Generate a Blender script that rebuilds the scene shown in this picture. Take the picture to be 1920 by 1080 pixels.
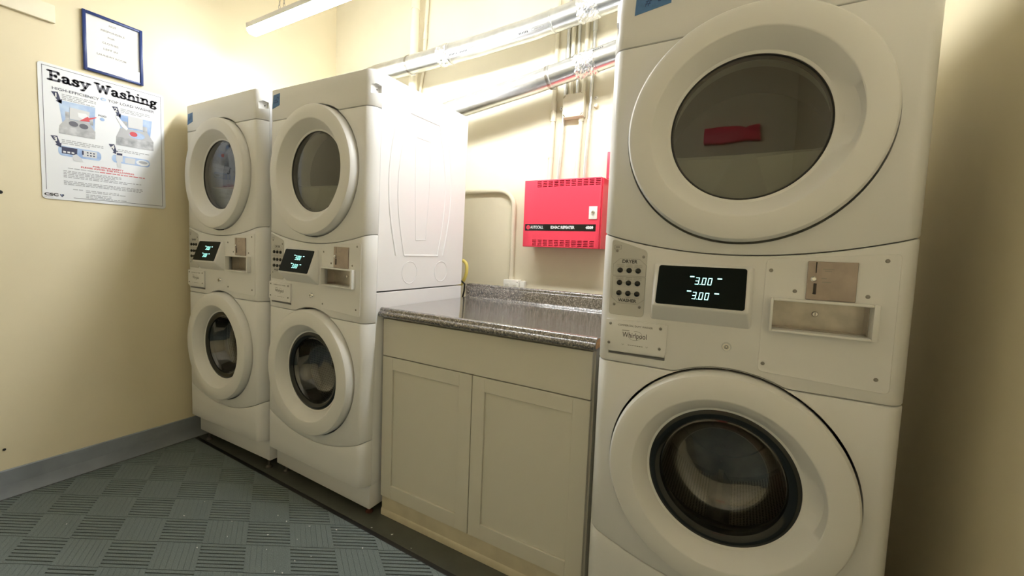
import bpy, bmesh, math, random
from mathutils import Vector, Matrix
random.seed(7)
for o in list(bpy.data.objects): bpy.data.objects.remove(o)
SC = bpy.context.scene
COL = SC.collection
PI = math.pi

# ------------------------------------------------------------------ camera
FPX = 756.68
YAW, PIT, ROL = 0.4997, 0.0707, 0.0406
CAMLOC = Vector((1.6593, -1.1236, 1.167))
_fw = Vector((-math.sin(YAW)*math.cos(PIT), math.cos(YAW)*math.cos(PIT), -math.sin(PIT)))
_rt = Vector((math.cos(YAW), math.sin(YAW), 0)); _up = _rt.cross(_fw)
_r2 = math.cos(ROL)*_rt + math.sin(ROL)*_up; _u2 = -math.sin(ROL)*_rt + math.cos(ROL)*_up
cam_d = bpy.data.cameras.new('camera'); cam = bpy.data.objects.new('camera', cam_d); COL.objects.link(cam)
cam_d.sensor_width = 36; cam_d.lens = FPX*36/1920; cam_d.clip_start = 0.02
cam_d.shift_x = -(969.94-960)/1920; cam_d.shift_y = (524.79-540)/1920
cam.matrix_world = Matrix(((_r2.x, _u2.x, -_fw.x, CAMLOC.x), (_r2.y, _u2.y, -_fw.y, CAMLOC.y), (_r2.z, _u2.z, -_fw.z, CAMLOC.z), (0, 0, 0, 1)))
SC.camera = cam
# ------------------------------------------------------------------ light and exposure
w = bpy.data.worlds.new('world'); SC.world = w; w.use_nodes = True
w.node_tree.nodes['Background'].inputs[0].default_value = (0, 0, 0, 1)
w.node_tree.nodes['Background'].inputs[1].default_value = 0.0
TUBE = 15.0           # brightness of the tube lamp's diffuser
SC.view_settings.view_transform = 'Standard'; SC.view_settings.look = 'None'
SC.view_settings.exposure = 2.5; SC.view_settings.gamma = 1.0
SC.view_settings.use_curve_mapping = False

# room
XL, XR, YB, YF, ZC = -1.0884, 2.13, 0.94, -2.35, 3.0
TZ = 2.30            # underside of the tube lamp

# ------------------------------------------------------------------ materials
def mat(name, col, rough=.5, metal=0., var=0., vscale=8., bump=0., bscale=60., emit=None, estr=0., coat=0., spec=.5, col2=None):
    m = bpy.data.materials.new(name); m.use_nodes = True; nt = m.node_tree; N = nt.nodes; Lk = nt.links
    b = N['Principled BSDF']
    b.inputs['Base Color'].default_value = (*col, 1); b.inputs['Roughness'].default_value = rough
    b.inputs['Metallic'].default_value = metal; b.inputs['Specular IOR Level'].default_value = spec
    if coat: b.inputs['Coat Weight'].default_value = coat; b.inputs['Coat Roughness'].default_value = .08
    if emit: b.inputs['Emission Color'].default_value = (*emit, 1); b.inputs['Emission Strength'].default_value = estr
    if var or bump: tc = N.new('ShaderNodeTexCoord')
    if var:
        n = N.new('ShaderNodeTexNoise'); n.inputs['Scale'].default_value = vscale; n.inputs['Detail'].default_value = 5
        r = N.new('ShaderNodeMix'); r.data_type = 'RGBA'
        c2 = col2 or tuple(c*(1-var) for c in col)
        r.inputs[6].default_value = (*col, 1); r.inputs[7].default_value = (*c2, 1)
        mr = N.new('ShaderNodeMapRange'); mr.inputs[1].default_value = .35; mr.inputs[2].default_value = .65
        Lk.new(tc.outputs['Object'], n.inputs['Vector']); Lk.new(n.outputs['Fac'], mr.inputs[0]); Lk.new(mr.outputs[0], r.inputs[0]); Lk.new(r.outputs[2], b.inputs['Base Color'])
    if bump:
        n2 = N.new('ShaderNodeTexNoise'); n2.inputs['Scale'].default_value = bscale; n2.inputs['Detail'].default_value = 4
        bp = N.new('ShaderNodeBump'); bp.inputs['Strength'].default_value = bump; bp.inputs['Distance'].default_value = .004
        Lk.new(tc.outputs['Object'], n2.inputs['Vector']); Lk.new(n2.outputs['Fac'], bp.inputs['Height']); Lk.new(bp.outputs['Normal'], b.inputs['Normal'])
    return m

def glass_mat(name, tint, refl=.12, rough=.02, body=None, bodymix=0.):
    m = bpy.data.materials.new(name); m.use_nodes = True; nt = m.node_tree; N = nt.nodes; Lk = nt.links
    N.remove(N['Principled BSDF']); out = N['Material Output']
    tr = N.new('ShaderNodeBsdfTransparent'); tr.inputs[0].default_value = (*tint, 1)
    gl = N.new('ShaderNodeBsdfGlossy'); gl.inputs[0].default_value = (1, 1, 1, 1); gl.inputs['Roughness'].default_value = rough
    lw = N.new('ShaderNodeLayerWeight'); lw.inputs['Blend'].default_value = .5
    pw = N.new('ShaderNodeMath'); pw.operation = 'POWER'; pw.inputs[1].default_value = 5; Lk.new(lw.outputs['Facing'], pw.inputs[0])
    fr = N.new('ShaderNodeMath'); fr.operation = 'MULTIPLY_ADD'; fr.inputs[1].default_value = .96; fr.inputs[2].default_value = .04; Lk.new(pw.outputs[0], fr.inputs[0])
    ad = N.new('ShaderNodeMath'); ad.operation = 'ADD'; ad.use_clamp = True; ad.inputs[1].default_value = refl
    mx = N.new('ShaderNodeMixShader'); Lk.new(fr.outputs[0], ad.inputs[0]); Lk.new(ad.outputs[0], mx.inputs[0])
    Lk.new(tr.outputs[0], mx.inputs[1]); Lk.new(gl.outputs[0], mx.inputs[2]); Lk.new(mx.outputs[0], out.inputs[0])
    return m

def speckle_mat(name):
    m = mat(name, (.2, .18, .16), .2, coat=1., spec=.8); m.node_tree.nodes['Principled BSDF'].inputs['Coat IOR'].default_value = 1.8; N = m.node_tree.nodes; Lk = m.node_tree.links; b = N['Principled BSDF']
    tc = N.new('ShaderNodeTexCoord'); v = N.new('ShaderNodeTexVoronoi'); v.inputs['Scale'].default_value = 230
    n = N.new('ShaderNodeTexNoise'); n.inputs['Scale'].default_value = 120; n.inputs['Detail'].default_value = 6
    cr = N.new('ShaderNodeValToRGB'); e = cr.color_ramp.elements
    e[0].position = .12; e[0].color = (.035, .03, .026, 1); e[1].position = .92; e[1].color = (.36, .32, .27, 1)
    k = cr.color_ramp.elements.new(.5); k.color = (.105, .09, .078, 1)
    sp = N.new('ShaderNodeSeparateColor'); mx = N.new('ShaderNodeMath'); mx.operation = 'MULTIPLY_ADD'; mx.inputs[1].default_value = .6
    n.inputs['Roughness'].default_value = .7
    sub = N.new('ShaderNodeMath'); sub.operation = 'SUBTRACT'; sub.inputs[1].default_value = .3
    Lk.new(tc.outputs['Object'], v.inputs['Vector']); Lk.new(tc.outputs['Object'], n.inputs['Vector'])
    Lk.new(v.outputs['Color'], sp.inputs[0]); Lk.new(sp.outputs[0], mx.inputs[0]); Lk.new(n.outputs['Fac'], sub.inputs[0]); Lk.new(sub.outputs[0], mx.inputs[2])
    Lk.new(mx.outputs[0], cr.inputs[0]); Lk.new(cr.outputs[0], b.inputs['Base Color'])
    return m

def drum_mat(name):
    m = mat(name, (.55, .53, .5), .28, 1.); N = m.node_tree.nodes; Lk = m.node_tree.links; b = N['Principled BSDF']
    tc = N.new('ShaderNodeTexCoord'); v = N.new('ShaderNodeTexVoronoi'); v.inputs['Scale'].default_value = 95; v.inputs['Randomness'].default_value = .12
    mr = N.new('ShaderNodeMapRange'); mr.inputs[1].default_value = .25; mr.inputs[2].default_value = .34
    mx = N.new('ShaderNodeMix'); mx.data_type = 'RGBA'; mx.inputs[6].default_value = (.03, .03, .03, 1); mx.inputs[7].default_value = (.5, .47, .43, 1)
    sx = N.new('ShaderNodeSeparateXYZ'); sb = N.new('ShaderNodeMath'); sb.operation = 'SUBTRACT'; sb.inputs[1].default_value = .592
    at = N.new('ShaderNodeMath'); at.operation = 'ARCTAN2'; ml = N.new('ShaderNodeMath'); ml.operation = 'MULTIPLY'; ml.inputs[1].default_value = .243
    cx = N.new('ShaderNodeCombineXYZ'); v.voronoi_dimensions = '2D'; v.inputs['Scale'].default_value = 110
    Lk.new(tc.outputs['Object'], sx.inputs[0]); Lk.new(sx.outputs[2], sb.inputs[0]); Lk.new(sb.outputs[0], at.inputs[0]); Lk.new(sx.outputs[0], at.inputs[1]); Lk.new(at.outputs[0], ml.inputs[0])
    Lk.new(ml.outputs[0], cx.inputs[0]); Lk.new(sx.outputs[1], cx.inputs[1]); Lk.new(cx.outputs[0], v.inputs['Vector']); Lk.new(v.outputs['Distance'], mr.inputs[0]); Lk.new(mr.outputs[0], mx.inputs[0]); Lk.new(mx.outputs[2], b.inputs['Base Color'])
    return m

M = {}
M['wall'] = mat('cream_wall_paint', (.84, .745, .52), .55, var=.05, vscale=2.2, bump=.14, bscale=28)
M['wall_b'] = mat('cream_plaster_paint', (.84, .765, .575), .6, var=.06, vscale=3.5, bump=.32, bscale=16)
M['ceil'] = mat('ceiling_paint', (.86, .83, .74), .8)
M['floor'] = mat('grey_floor_paint', (.105, .11, .09), .42, var=.25, vscale=7, bump=.15, bscale=40)
M['base'] = mat('grey_vinyl_base', (.3, .33, .365), .5, var=.18, vscale=9)
M['white'] = mat('white_enamel', (.83, .825, .81), .34, coat=.12, bump=.04, bscale=220)
M['white2'] = mat('white_sheet_metal', (.85, .85, .85), .28, coat=.2)
M['plastic'] = mat('white_plastic', (.83, .82, .79), .3)
M['inner'] = mat('door_inner_plastic', (.82, .81, .78), .4)
M['grey'] = mat('grey_print_plate', (.6, .59, .55), .42)
M['dark'] = mat('black_rubber', (.012, .012, .012), .35)
M['gap'] = mat('dark_plug', (.02, .02, .02), .8)
M['blackgloss'] = mat('black_gloss', (.008, .01, .009), .12)
M['screen'] = mat('display_glass', (.005, .009, .008), .35, spec=.1)
M['digit'] = mat('lit_segments', (.1, .5, .42), .5, emit=(.4, 1, .86), estr=.55)
M['print'] = mat('black_print', (.025, .025, .025), .5)
M['faint'] = mat('grey_print', (.32, .31, .29), .5)
M['steel'] = mat('brushed_steel', (.52, .49, .45), .3, 1., var=.2, vscale=25)
M['coppersteel'] = mat('worn_steel', (.42, .36, .33), .32, 1., var=.15, vscale=30)
M['chrome'] = mat('chrome', (.8, .8, .8), .12, 1.)
M['screw'] = mat('screw_metal', (.3, .29, .27), .35, 1.)
M['galv'] = mat('galvanised_steel', (.8, .82, .83), .31, 1., var=.14, vscale=18, bump=.04, bscale=9)
M['drum'] = drum_mat('perforated_drum')
M['greymetal'] = mat('grey_drum_paint', (.34, .345, .32), .4)
M['bulk'] = mat('bulkhead_grey', (.62, .63, .57), .45)
M['winglass'] = glass_mat('smoked_window_glass', (.5, .51, .47), .05)
M['bowl'] = glass_mat('bowl_glass', (.7, .7, .67), .05)
M['clear'] = glass_mat('clear_cover', (1, 1, 1), .0)
M['cab'] = mat('cabinet_cream', (.74, .71, .61), .5, bump=.03, bscale=150)
M['toe'] = mat('cabinet_base_cream', (.74, .67, .5), .5, var=.12, vscale=12)
M['lam'] = speckle_mat('speckled_laminate')
M['wood'] = mat('raw_chipboard', (.6, .36, .16), .7, var=.3, vscale=90)
M['mat'] = mat('grey_mat_pile', (.205, .245, .24), .95, var=.35, vscale=350, bump=.6, bscale=500)
M['rubber'] = mat('rubber_edge', (.016, .016, .017), .5)
M['red'] = mat('red_enamel', (.86, .055, .1), .38, bump=.05, bscale=250)
M['cond'] = mat('painted_conduit', (.83, .76, .58), .5, var=.06, vscale=9)
M['pvcw'] = mat('white_receptacle', (.85, .82, .74), .4)
M['blue'] = mat('navy_frame', (.012, .035, .17), .32)
M['tape'] = mat('blue_masking_tape', (.1, .24, .52), .6, var=.2, vscale=60)
M['tapeink'] = mat('tape_ink', (.02, .05, .17), .6)
M['paper'] = mat('white_paper', (.84, .84, .82), .6)
M['poster'] = mat('poster_white', (.82, .84, .87), .35)
M['ptext'] = mat('poster_grey_text', (.13, .13, .16), .5)
M['ptiny'] = mat('poster_tiny_text', (.42, .43, .46), .5)
M['pblue'] = mat('poster_blue', (.28, .42, .72), .5, var=.5, vscale=14, col2=(.55, .68, .86))
M['pnavy'] = mat('poster_navy', (.03, .035, .09), .5)
M['pgrey'] = mat('poster_washer_grey', (.5, .51, .53), .5)
M['pgrey2'] = mat('poster_washer_front', (.3, .31, .33), .5, var=.4, vscale=25, col2=(.62, .63, .65))
M['plid'] = mat('poster_lid', (.68, .69, .71), .5)
M['pred'] = mat('poster_red', (.66, .08, .1), .5)
M['tubelight'] = mat('lamp_diffuser', (.9, .9, .9), .5, emit=(.95, .98, 1), estr=TUBE)
M['yellow'] = mat('yellow_hose', (.8, .66, .16), .35)
M['rust'] = mat('rust', (.12, .035, .02), .8, var=.4, vscale=60)
M['lint'] = mat('white_lint', (.9, .9, .88), .8)
M['tapeclear'] = mat('crumpled_foil_tape', (.84, .85, .85), .25, .9, bump=.6, bscale=55)

# ------------------------------------------------------------------ mesh helpers
class MB:
    def __init__(s): s.v = []; s.f = []
    def add(s, vs, fs):
        k = len(s.v); s.v += [tuple(p) for p in vs]; s.f += [tuple(i+k for i in f) for f in fs]; return s
    def box(s, x0, x1, y0, y1, z0, z1):
        return s.add([(x0,y0,z0),(x1,y0,z0),(x1,y1,z0),(x0,y1,z0),(x0,y0,z1),(x1,y0,z1),(x1,y1,z1),(x0,y1,z1)],
                     [(0,3,2,1),(4,5,6,7),(0,1,5,4),(1,2,6,5),(2,3,7,6),(3,0,4,7)])
    def tube(s, path, r, seg=12, cap=True):
        P = [Vector(p) for p in path]; n = len(P); R = r if isinstance(r, (list, tuple)) else [r]*n
        vs = []; fs = []; up = None
        for i, p in enumerate(P):
            t = ((P[min(i+1, n-1)]-p).normalized() + (p-P[max(i-1, 0)]).normalized())
            if t.length < 1e-9: t = P[min(i+1, n-1)]-P[max(i-1, 0)]
            t.normalize()
            if up is None: up = Vector((0, 0, 1)) if abs(t.z) < .9 else Vector((0, 1, 0))
            a = t.cross(up); a.normalize(); b = a.cross(t); up = b
            for k in range(seg):
                q = 2*PI*k/seg; vs.append(p + R[i]*(math.cos(q)*a + math.sin(q)*b))
        for i in range(n-1):
            for k in range(seg):
                k2 = (k+1) % seg; fs.append((i*seg+k, i*seg+k2, (i+1)*seg+k2, (i+1)*seg+k))
        if cap: fs.append(tuple(range(seg))[::-1]); fs.append(tuple((n-1)*seg+k for k in range(seg)))
        return s.add(vs, fs)
    def lathe(s, prof, cx, cz, seg=72, mod=None, capfirst=False, caplast=False):
        """revolve (r,y) profile around the y axis through (cx,cz); mod(i,theta,r,y)->(r,y)"""
        vs = []; fs = []; n = len(prof)
        for k in range(seg):
            th = 2*PI*k/seg
            for i, (r, y) in enumerate(prof):
                if mod: r, y = mod(i, th, r, y)
                vs.append((cx+r*math.cos(th), y, cz+r*math.sin(th)))
        for k in range(seg):
            k2 = (k+1) % seg
            for i in range(n-1): fs.append((k*n+i, k2*n+i, k2*n+i+1, k*n+i+1))
        if capfirst: fs.append(tuple(k*n for k in range(seg))[::-1])
        if caplast: fs.append(tuple(k*n+n-1 for k in range(seg)))
        return s.add(vs, fs)
    def prism_y(s, poly, y0, y1):      # (x,z) polygon extruded along y
        n = len(poly)
        return s.add([(x, y0, z) for x, z in poly]+[(x, y1, z) for x, z in poly],
                     [tuple(range(n)), tuple(range(2*n-1, n-1, -1))]+[(i, i+n, (i+1) % n+n, (i+1) % n) for i in range(n)])
    def prism_x(s, poly, x0, x1):      # (y,z) polygon extruded along x
        n = len(poly)
        return s.add([(x0, y, z) for y, z in poly]+[(x1, y, z) for y, z in poly],
                     [tuple(range(n)), tuple(range(2*n-1, n-1, -1))]+[(i, i+n, (i+1) % n+n, (i+1) % n) for i in range(n)])
    def prism_z(s, poly, z0, z1):
        n = len(poly)
        return s.add([(x, y, z0) for x, y in poly]+[(x, y, z1) for x, y in poly],
                     [tuple(range(n-1, -1, -1)), tuple(range(n, 2*n))]+[(i, (i+1) % n, (i+1) % n+n, i+n) for i in range(n)])
    def disc_y(s, cx, cz, r, y0, y1, seg=16):
        return s.prism_y([(cx+r*math.cos(2*PI*k/seg), cz+r*math.sin(2*PI*k/seg)) for k in range(seg)], y0, y1)
    def mesh(s, name, bevel=0., bseg=2, smooth=35):
        me = bpy.data.meshes.new(name); me.from_pydata(s.v, [], s.f)
        bm = bmesh.new(); bm.from_mesh(me)
        bmesh.ops.recalc_face_normals(bm, faces=bm.faces)
        if bevel:
            es = [e for e in bm.edges if e.is_manifold and e.calc_face_angle(0) > math.radians(25)]
            bmesh.ops.bevel(bm, geom=es, offset=bevel, segments=bseg, affect='EDGES', clamp_overlap=True, profile=.5)
        bm.to_mesh(me); bm.free()
        if smooth:
            me.polygons.foreach_set('use_smooth', [True]*len(me.polygons)); me.set_sharp_from_angle(angle=math.radians(smooth))
        return me
    def build(s, name, m, parent=None, bevel=0., bseg=2, smooth=35, loc=None):
        return obj(name, s.mesh(name, bevel, bseg, smooth), m, parent, loc)

def obj(name, me, m, parent=None, loc=None):
    if m is not None:
        me.materials.clear(); me.materials.append(M[m])
    o = bpy.data.objects.new(name, me); COL.objects.link(o)
    if parent is not None: o.parent = parent
    if loc is not None: o.location = loc
    return o
def tag(o, label, cat, group=None):
    o['label'] = label; o['category'] = cat
    if group: o['group'] = group
    return o
def empty(name, loc=(0, 0, 0)):
    o = bpy.data.objects.new(name, None); o.empty_display_size = .05; o.location = loc; COL.objects.link(o); return o
def struct(o): o['kind'] = 'structure'; return o
def cut(o, *cutters):
    """boolean-subtract MB cutters from a mesh object"""
    for c in cutters:
        co = c.build('cutter', None, o.parent, smooth=0)
        md = o.modifiers.new('b', 'BOOLEAN'); md.object = co; md.operation = 'DIFFERENCE'; md.solver = 'EXACT'
        dg = bpy.context.evaluated_depsgraph_get(); dg.update()
        me = bpy.data.meshes.new_from_object(o.evaluated_get(dg)); o.modifiers.clear(); old = o.data; o.data = me
        bpy.data.objects.remove(co)
    o.data.polygons.foreach_set('use_smooth', [True]*len(o.data.polygons)); o.data.set_sharp_from_angle(angle=math.radians(35))
    return o

FACING = {'-y': lambda a, b, d: (a, -d, b), '+x': lambda a, b, d: (d, a, b)}
def text_mesh(body, size, width=None, offset=0., shear=0., align='CENTER', space=1.0):
    cu = bpy.data.curves.new('t', 'FONT'); cu.body = body; cu.size = size; cu.align_x = align; cu.align_y = 'CENTER'
    cu.offset = offset; cu.shear = shear; cu.space_character = space; cu.resolution_u = 3; cu.fill_mode = 'FRONT'
    o = bpy.data.objects.new('t', cu); COL.objects.link(o)
    dg = bpy.context.evaluated_depsgraph_get(); dg.update()
    me = bpy.data.meshes.new_from_object(o.evaluated_get(dg)); bpy.data.objects.remove(o); bpy.data.curves.remove(cu)
    if width:
        xs = [v.co.x for v in me.vertices]; k = width/(max(xs)-min(xs))
        for v in me.vertices: v.co.x *= k
    return me
def text(name, body, size, m, parent, pos, facing='-y', width=None, offset=0., shear=0., align='CENTER', d=.0006, slope=None):
    me = text_mesh(body, size, width, offset, shear, align)
    f = FACING[facing]
    for v in me.vertices:
        a, b = v.co.x+pos[0], v.co.y+pos[1]
        v.co = slope(a, b) if slope else f(a, b, d)
    return obj(name, me, m, parent)
def flat(polys, facing='-y', d=.0005):
    b = MB(); f = FACING[facing]
    for p in polys: b.add([f(a, c, d) for a, c in p], [tuple(range(len(p)))])
    return b
def rect(a0, a1, b0, b1): return [(a0, b0), (a1, b0), (a1, b1), (a0, b1)]
def rrect(a0, a1, b0, b1, r, n=5):
    P = []
    for cx, cy, q in ((a1-r, b0+r, -PI/2), (a1-r, b1-r, 0), (a0+r, b1-r, PI/2), (a0+r, b0+r, PI)):
        for k in range(n+1): P.append((cx+r*math.cos(q+PI/2*k/n), cy+r*math.sin(q+PI/2*k/n)))
    return P
def rpoly(poly, r, n=5):
    """round the corners of a convex polygon"""
    out = []; m = len(poly)
    for i in range(m):
        p = Vector(poly[i]); a = (Vector(poly[i-1])-p).normalized(); b = (Vector(poly[(i+1) % m])-p).normalized()
        for k in range(n+1):
            t = k/n; q0 = p+a*r; q2 = p+b*r
            out.append(tuple((1-t)**2*q0+2*t*(1-t)*p+t*t*q2))
    return out
def outline(poly, wd):
    ps = []; m = len(poly)
    for i in range(m):
        a = Vector(poly[i]); b = Vector(poly[(i+1) % m]); t = (b-a)
        if t.length < 1e-7: continue
        t.normalize(); n = Vector((-t.y, t.x))*wd/2
        ps.append([tuple(a-n-t*wd/2), tuple(b-n+t*wd/2), tuple(b+n+t*wd/2), tuple(a+n-t*wd/2)])
    return ps
def strokes(paths, wd):
    ps = []
    for P in paths:
        for a, b in zip(P[:-1], P[1:]):
            a = Vector(a); b = Vector(b); t = (b-a).normalized(); n = Vector((-t.y, t.x))*wd/2
            ps.append([tuple(a-n), tuple(b-n), tuple(b+n), tuple(a+n)])
        for c in P: ps.append([(c[0]+wd/2*math.cos(2*PI*k/10), c[1]+wd/2*math.sin(2*PI*k/10)) for k in range(10)])
    return ps

# ================================================================== room shell
def plane(name, vs, m, parent=None):
    o = MB().add(vs, [(0, 1, 2, 3)]).build(name, m, smooth=0); struct(o); return o
T_ = .12
struct(MB().box(XL-T_, XR+T_, YF-T_, YB+T_, -.1, 0).build('floor', 'floor', smooth=0))
struct(MB().box(XL-T_, XR+T_, YF-T_, YB+T_, ZC, ZC+.1).build('ceiling', 'ceil', smooth=0))
wl = struct(MB().box(XL-T_, XL, YF-T_, YB+T_, 0, ZC).build('wall_left', 'wall', smooth=0))
wb = struct(MB().box(XL, XR, YB, YB+T_, 0, ZC).build('wall_back', 'wall_b', smooth=0))
wr = struct(MB().box(XR, XR+T_, YF-T_, YB+T_, 0, ZC).build('wall_right', 'wall', smooth=0))
wf = struct(MB().box(XL, XR, YF-T_, YF, 0, ZC).build('wall_front', 'wall', smooth=0))
# vinyl cove base on the left wall (upper strip and the flared toe)
bb = struct(MB().prism_y([(XL+.0005, .05), (XL+.006, .05), (XL+.006, .119), (XL+.003, .123), (XL+.0005, .123)], YF, YB).build('baseboard_left', 'base'))
MB().prism_y([(XL+.0005, 0), (XL+.018, 0), (XL+.0165, .004), (XL+.0105, .018), (XL+.0075, .04), (XL+.0065, .053), (XL+.0005, .053)], YF, YB).build('cove_toe', 'base', bb)
# painted-over plug and hole in the left wall
for (yy, zz, rr) in ((-.668, 1.328, .008), (-.691, .215, .0055)):
    o = MB().tube([(XL+.0002, yy, zz), (XL+.005, yy, zz)], [rr, rr*.7], 12).build('wall_plug', 'gap')
    tag(o, 'larger dark plug sunk in left wall below the cream rail' if rr > .007 else 'small dark screw low on left wall above grey base', 'wall plug')

# ================================================================== tube lamps
def tube_lamp(x0, x1, yc, label, dm='tubelight', TZ=TZ):
    t = empty('hanging_tube_light', ((x0+x1)/2, yc, TZ)); L2 = (x1-x0)/2
    # housing and wrap diffuser share the profile of a slim wrap-around fixture
    MB().prism_x([(-.03, .026), (.03, .026), (.03, .052), (.022, .058), (-.022, .058), (-.03, .052)], -L2, L2).build('housing', 'plastic', t)
    MB().prism_x([(-.029, .026), (-.0275, .01), (-.02, .002), (-.01, 0), (.01, 0), (.02, .002), (.0275, .01), (.029, .026)], -L2+.004, L2-.004).build('diffuser', dm, t)
    for s in (-1, 1):
        MB().prism_x([(-.031, .024), (.031, .024), (.031, .053), (.023, .059), (-.023, .059), (-.031, .053)], s*L2-.003, s*L2+.003).build('end_cap', 'plastic', t)
    for cx in (-L2+.275, L2-.275):
        for s in (-1, 1):
            b = MB(); z = .058; k = 0
            while z < ZC-TZ-.004:
                xx = cx+s*(.022-.018*min(1, (z-.058)/.3)); 
                ring = [(xx+(.0045*math.cos(q) if k % 2 == 0 else 0), (0 if k % 2 == 0 else .0045*math.cos(q)), z+.011+.0115*math.sin(q)) for q in [2*PI*i/8 for i in range(9)]]
                b.tube(ring, .0013, 5, cap=False); z += .0185; k += 1
            b.build('chain', 'steel', t)
    tag(t, label, 'ceiling lamp'); return t
tube_lamp(-.79, 1.65, .185, 'long white tube light hung on chains over the stacked machines')

# ================================================================== stacked washer and dryer
H, CW, DW, BODY_D = .343, .036, .05, .63
def front_cols(n=56):
    """(x, y, nx, ny) columns of the front profile, left to right"""
    L = []
    for k in range(7, 0, -1):
        a = PI/2*k/7; L.append((-(H-CW)-CW*math.sin(a), DW*(1-math.cos(a)), -math.sin(a), -math.cos(a)))
    for k in range(n+1): L.append((-(H-CW)+2*(H-CW)*k/n, 0, 0, -1))
    for k in range(1, 8):
        a = PI/2*k/7; L.append(((H-CW)+CW*math.sin(a), DW*(1-math.cos(a)), math.sin(a), -math.cos(a)))
    return L
def panel(zb, zt, yb=DW+.002, inset=.004, bulge=None):
    cols = front_cols(); vs = []; fs = []; nr = 8
    for (x, y, nx, ny) in cols:
        b, t = zb(x), zt(x); rows = [(b, inset), (b+.0012, inset*.35), (b+.004, 0), (b+(t-b)*.33, 0), (b+(t-b)*.66, 0), (t-.004, 0), (t-.0012, inset*.35), (t, inset)]
        for z, i in rows: vs.append((x-nx*i, y-ny*i, z))
    n = len(cols)
    for c in range(n-1):
        for r in range(nr-1): fs.append((c*nr+r, (c+1)*nr+r, (c+1)*nr+r+1, c*nr+r+1))
    # back sheet
    k0 = len(vs)
    for (x, y, nx, ny) in cols:
        b, t = zb(x), zt(x); xx = max(-H+.006, min(H-.006, x)); vs += [(xx, yb+.004, b), (xx, yb+.004, t)]
    for c in range(n-1): fs.append((k0+2*c, k0+2*c+1, k0+2*c+3, k0+2*c+2))
    for c in range(n-1):
        fs.append((c*nr, k0+2*c, k0+2*c+2, (c+1)*nr)); fs.append((c*nr+nr-1, (c+1)*nr+nr-1, k0+2*c+3, k0+2*c+1))
    fs.append(tuple(range(nr))+(k0+1, k0)); e = (n-1)*nr
    fs.append((k0+2*(n-1), k0+2*(n-1)+1)+tuple(range(e+nr-1, e-1, -1)))
    return MB().add(vs, fs)
ZD, RD, ZW, RW = 1.475, .277, .592, .281
def arc_over(z0, zc, r): 
    return lambda x: max(z0, zc+math.sqrt(max(0, r*r-x*x)) if abs(x) < r else z0)
capb = arc_over(1.719, ZD, RD+.007); conb = arc_over(.853, ZW, RW+.008)
s1 = lambda x: 1.166+.046*(x/.327)**2
lowt = lambda x: .272+.078*(x/.34)**2
GAP = .002

def cyl_cut(cx, cz, r, y0=-.1, y1=.2): return MB().disc_y(cx, cz, r, y0, y1, 128)

def door_profile(i, th, r, y):
    # right-hand finger pull: the dish widens and deepens around three o'clock
    a = abs((th+PI) % (2*PI)-PI); k = math.cos(a/.62*PI/2)**2 if a < .62 else 0
    if i in (8, 9): return r+.004*k, y
    if i == 10: return r+.016*k, y+.012*k
    if i == 11: return r+.006*k, y+.008*k
    return r, y

def lettering(o): return o

def seven_seg(ch, w, h):
    S = {'a': ((0, h), (w, h)), 'b': ((w, h), (w, h/2)), 'c': ((w, h/2), (w, 0)), 'd': ((0, 0), (w, 0)), 'e': ((0, 0), (0, h/2)), 'f': ((0, h/2), (0, h)), 'g': ((0, h/2), (w, h/2))}
    on = {'0': 'abcdef', '3': 'abcdg'}[ch]
    return [S[k] for k in on]

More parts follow.
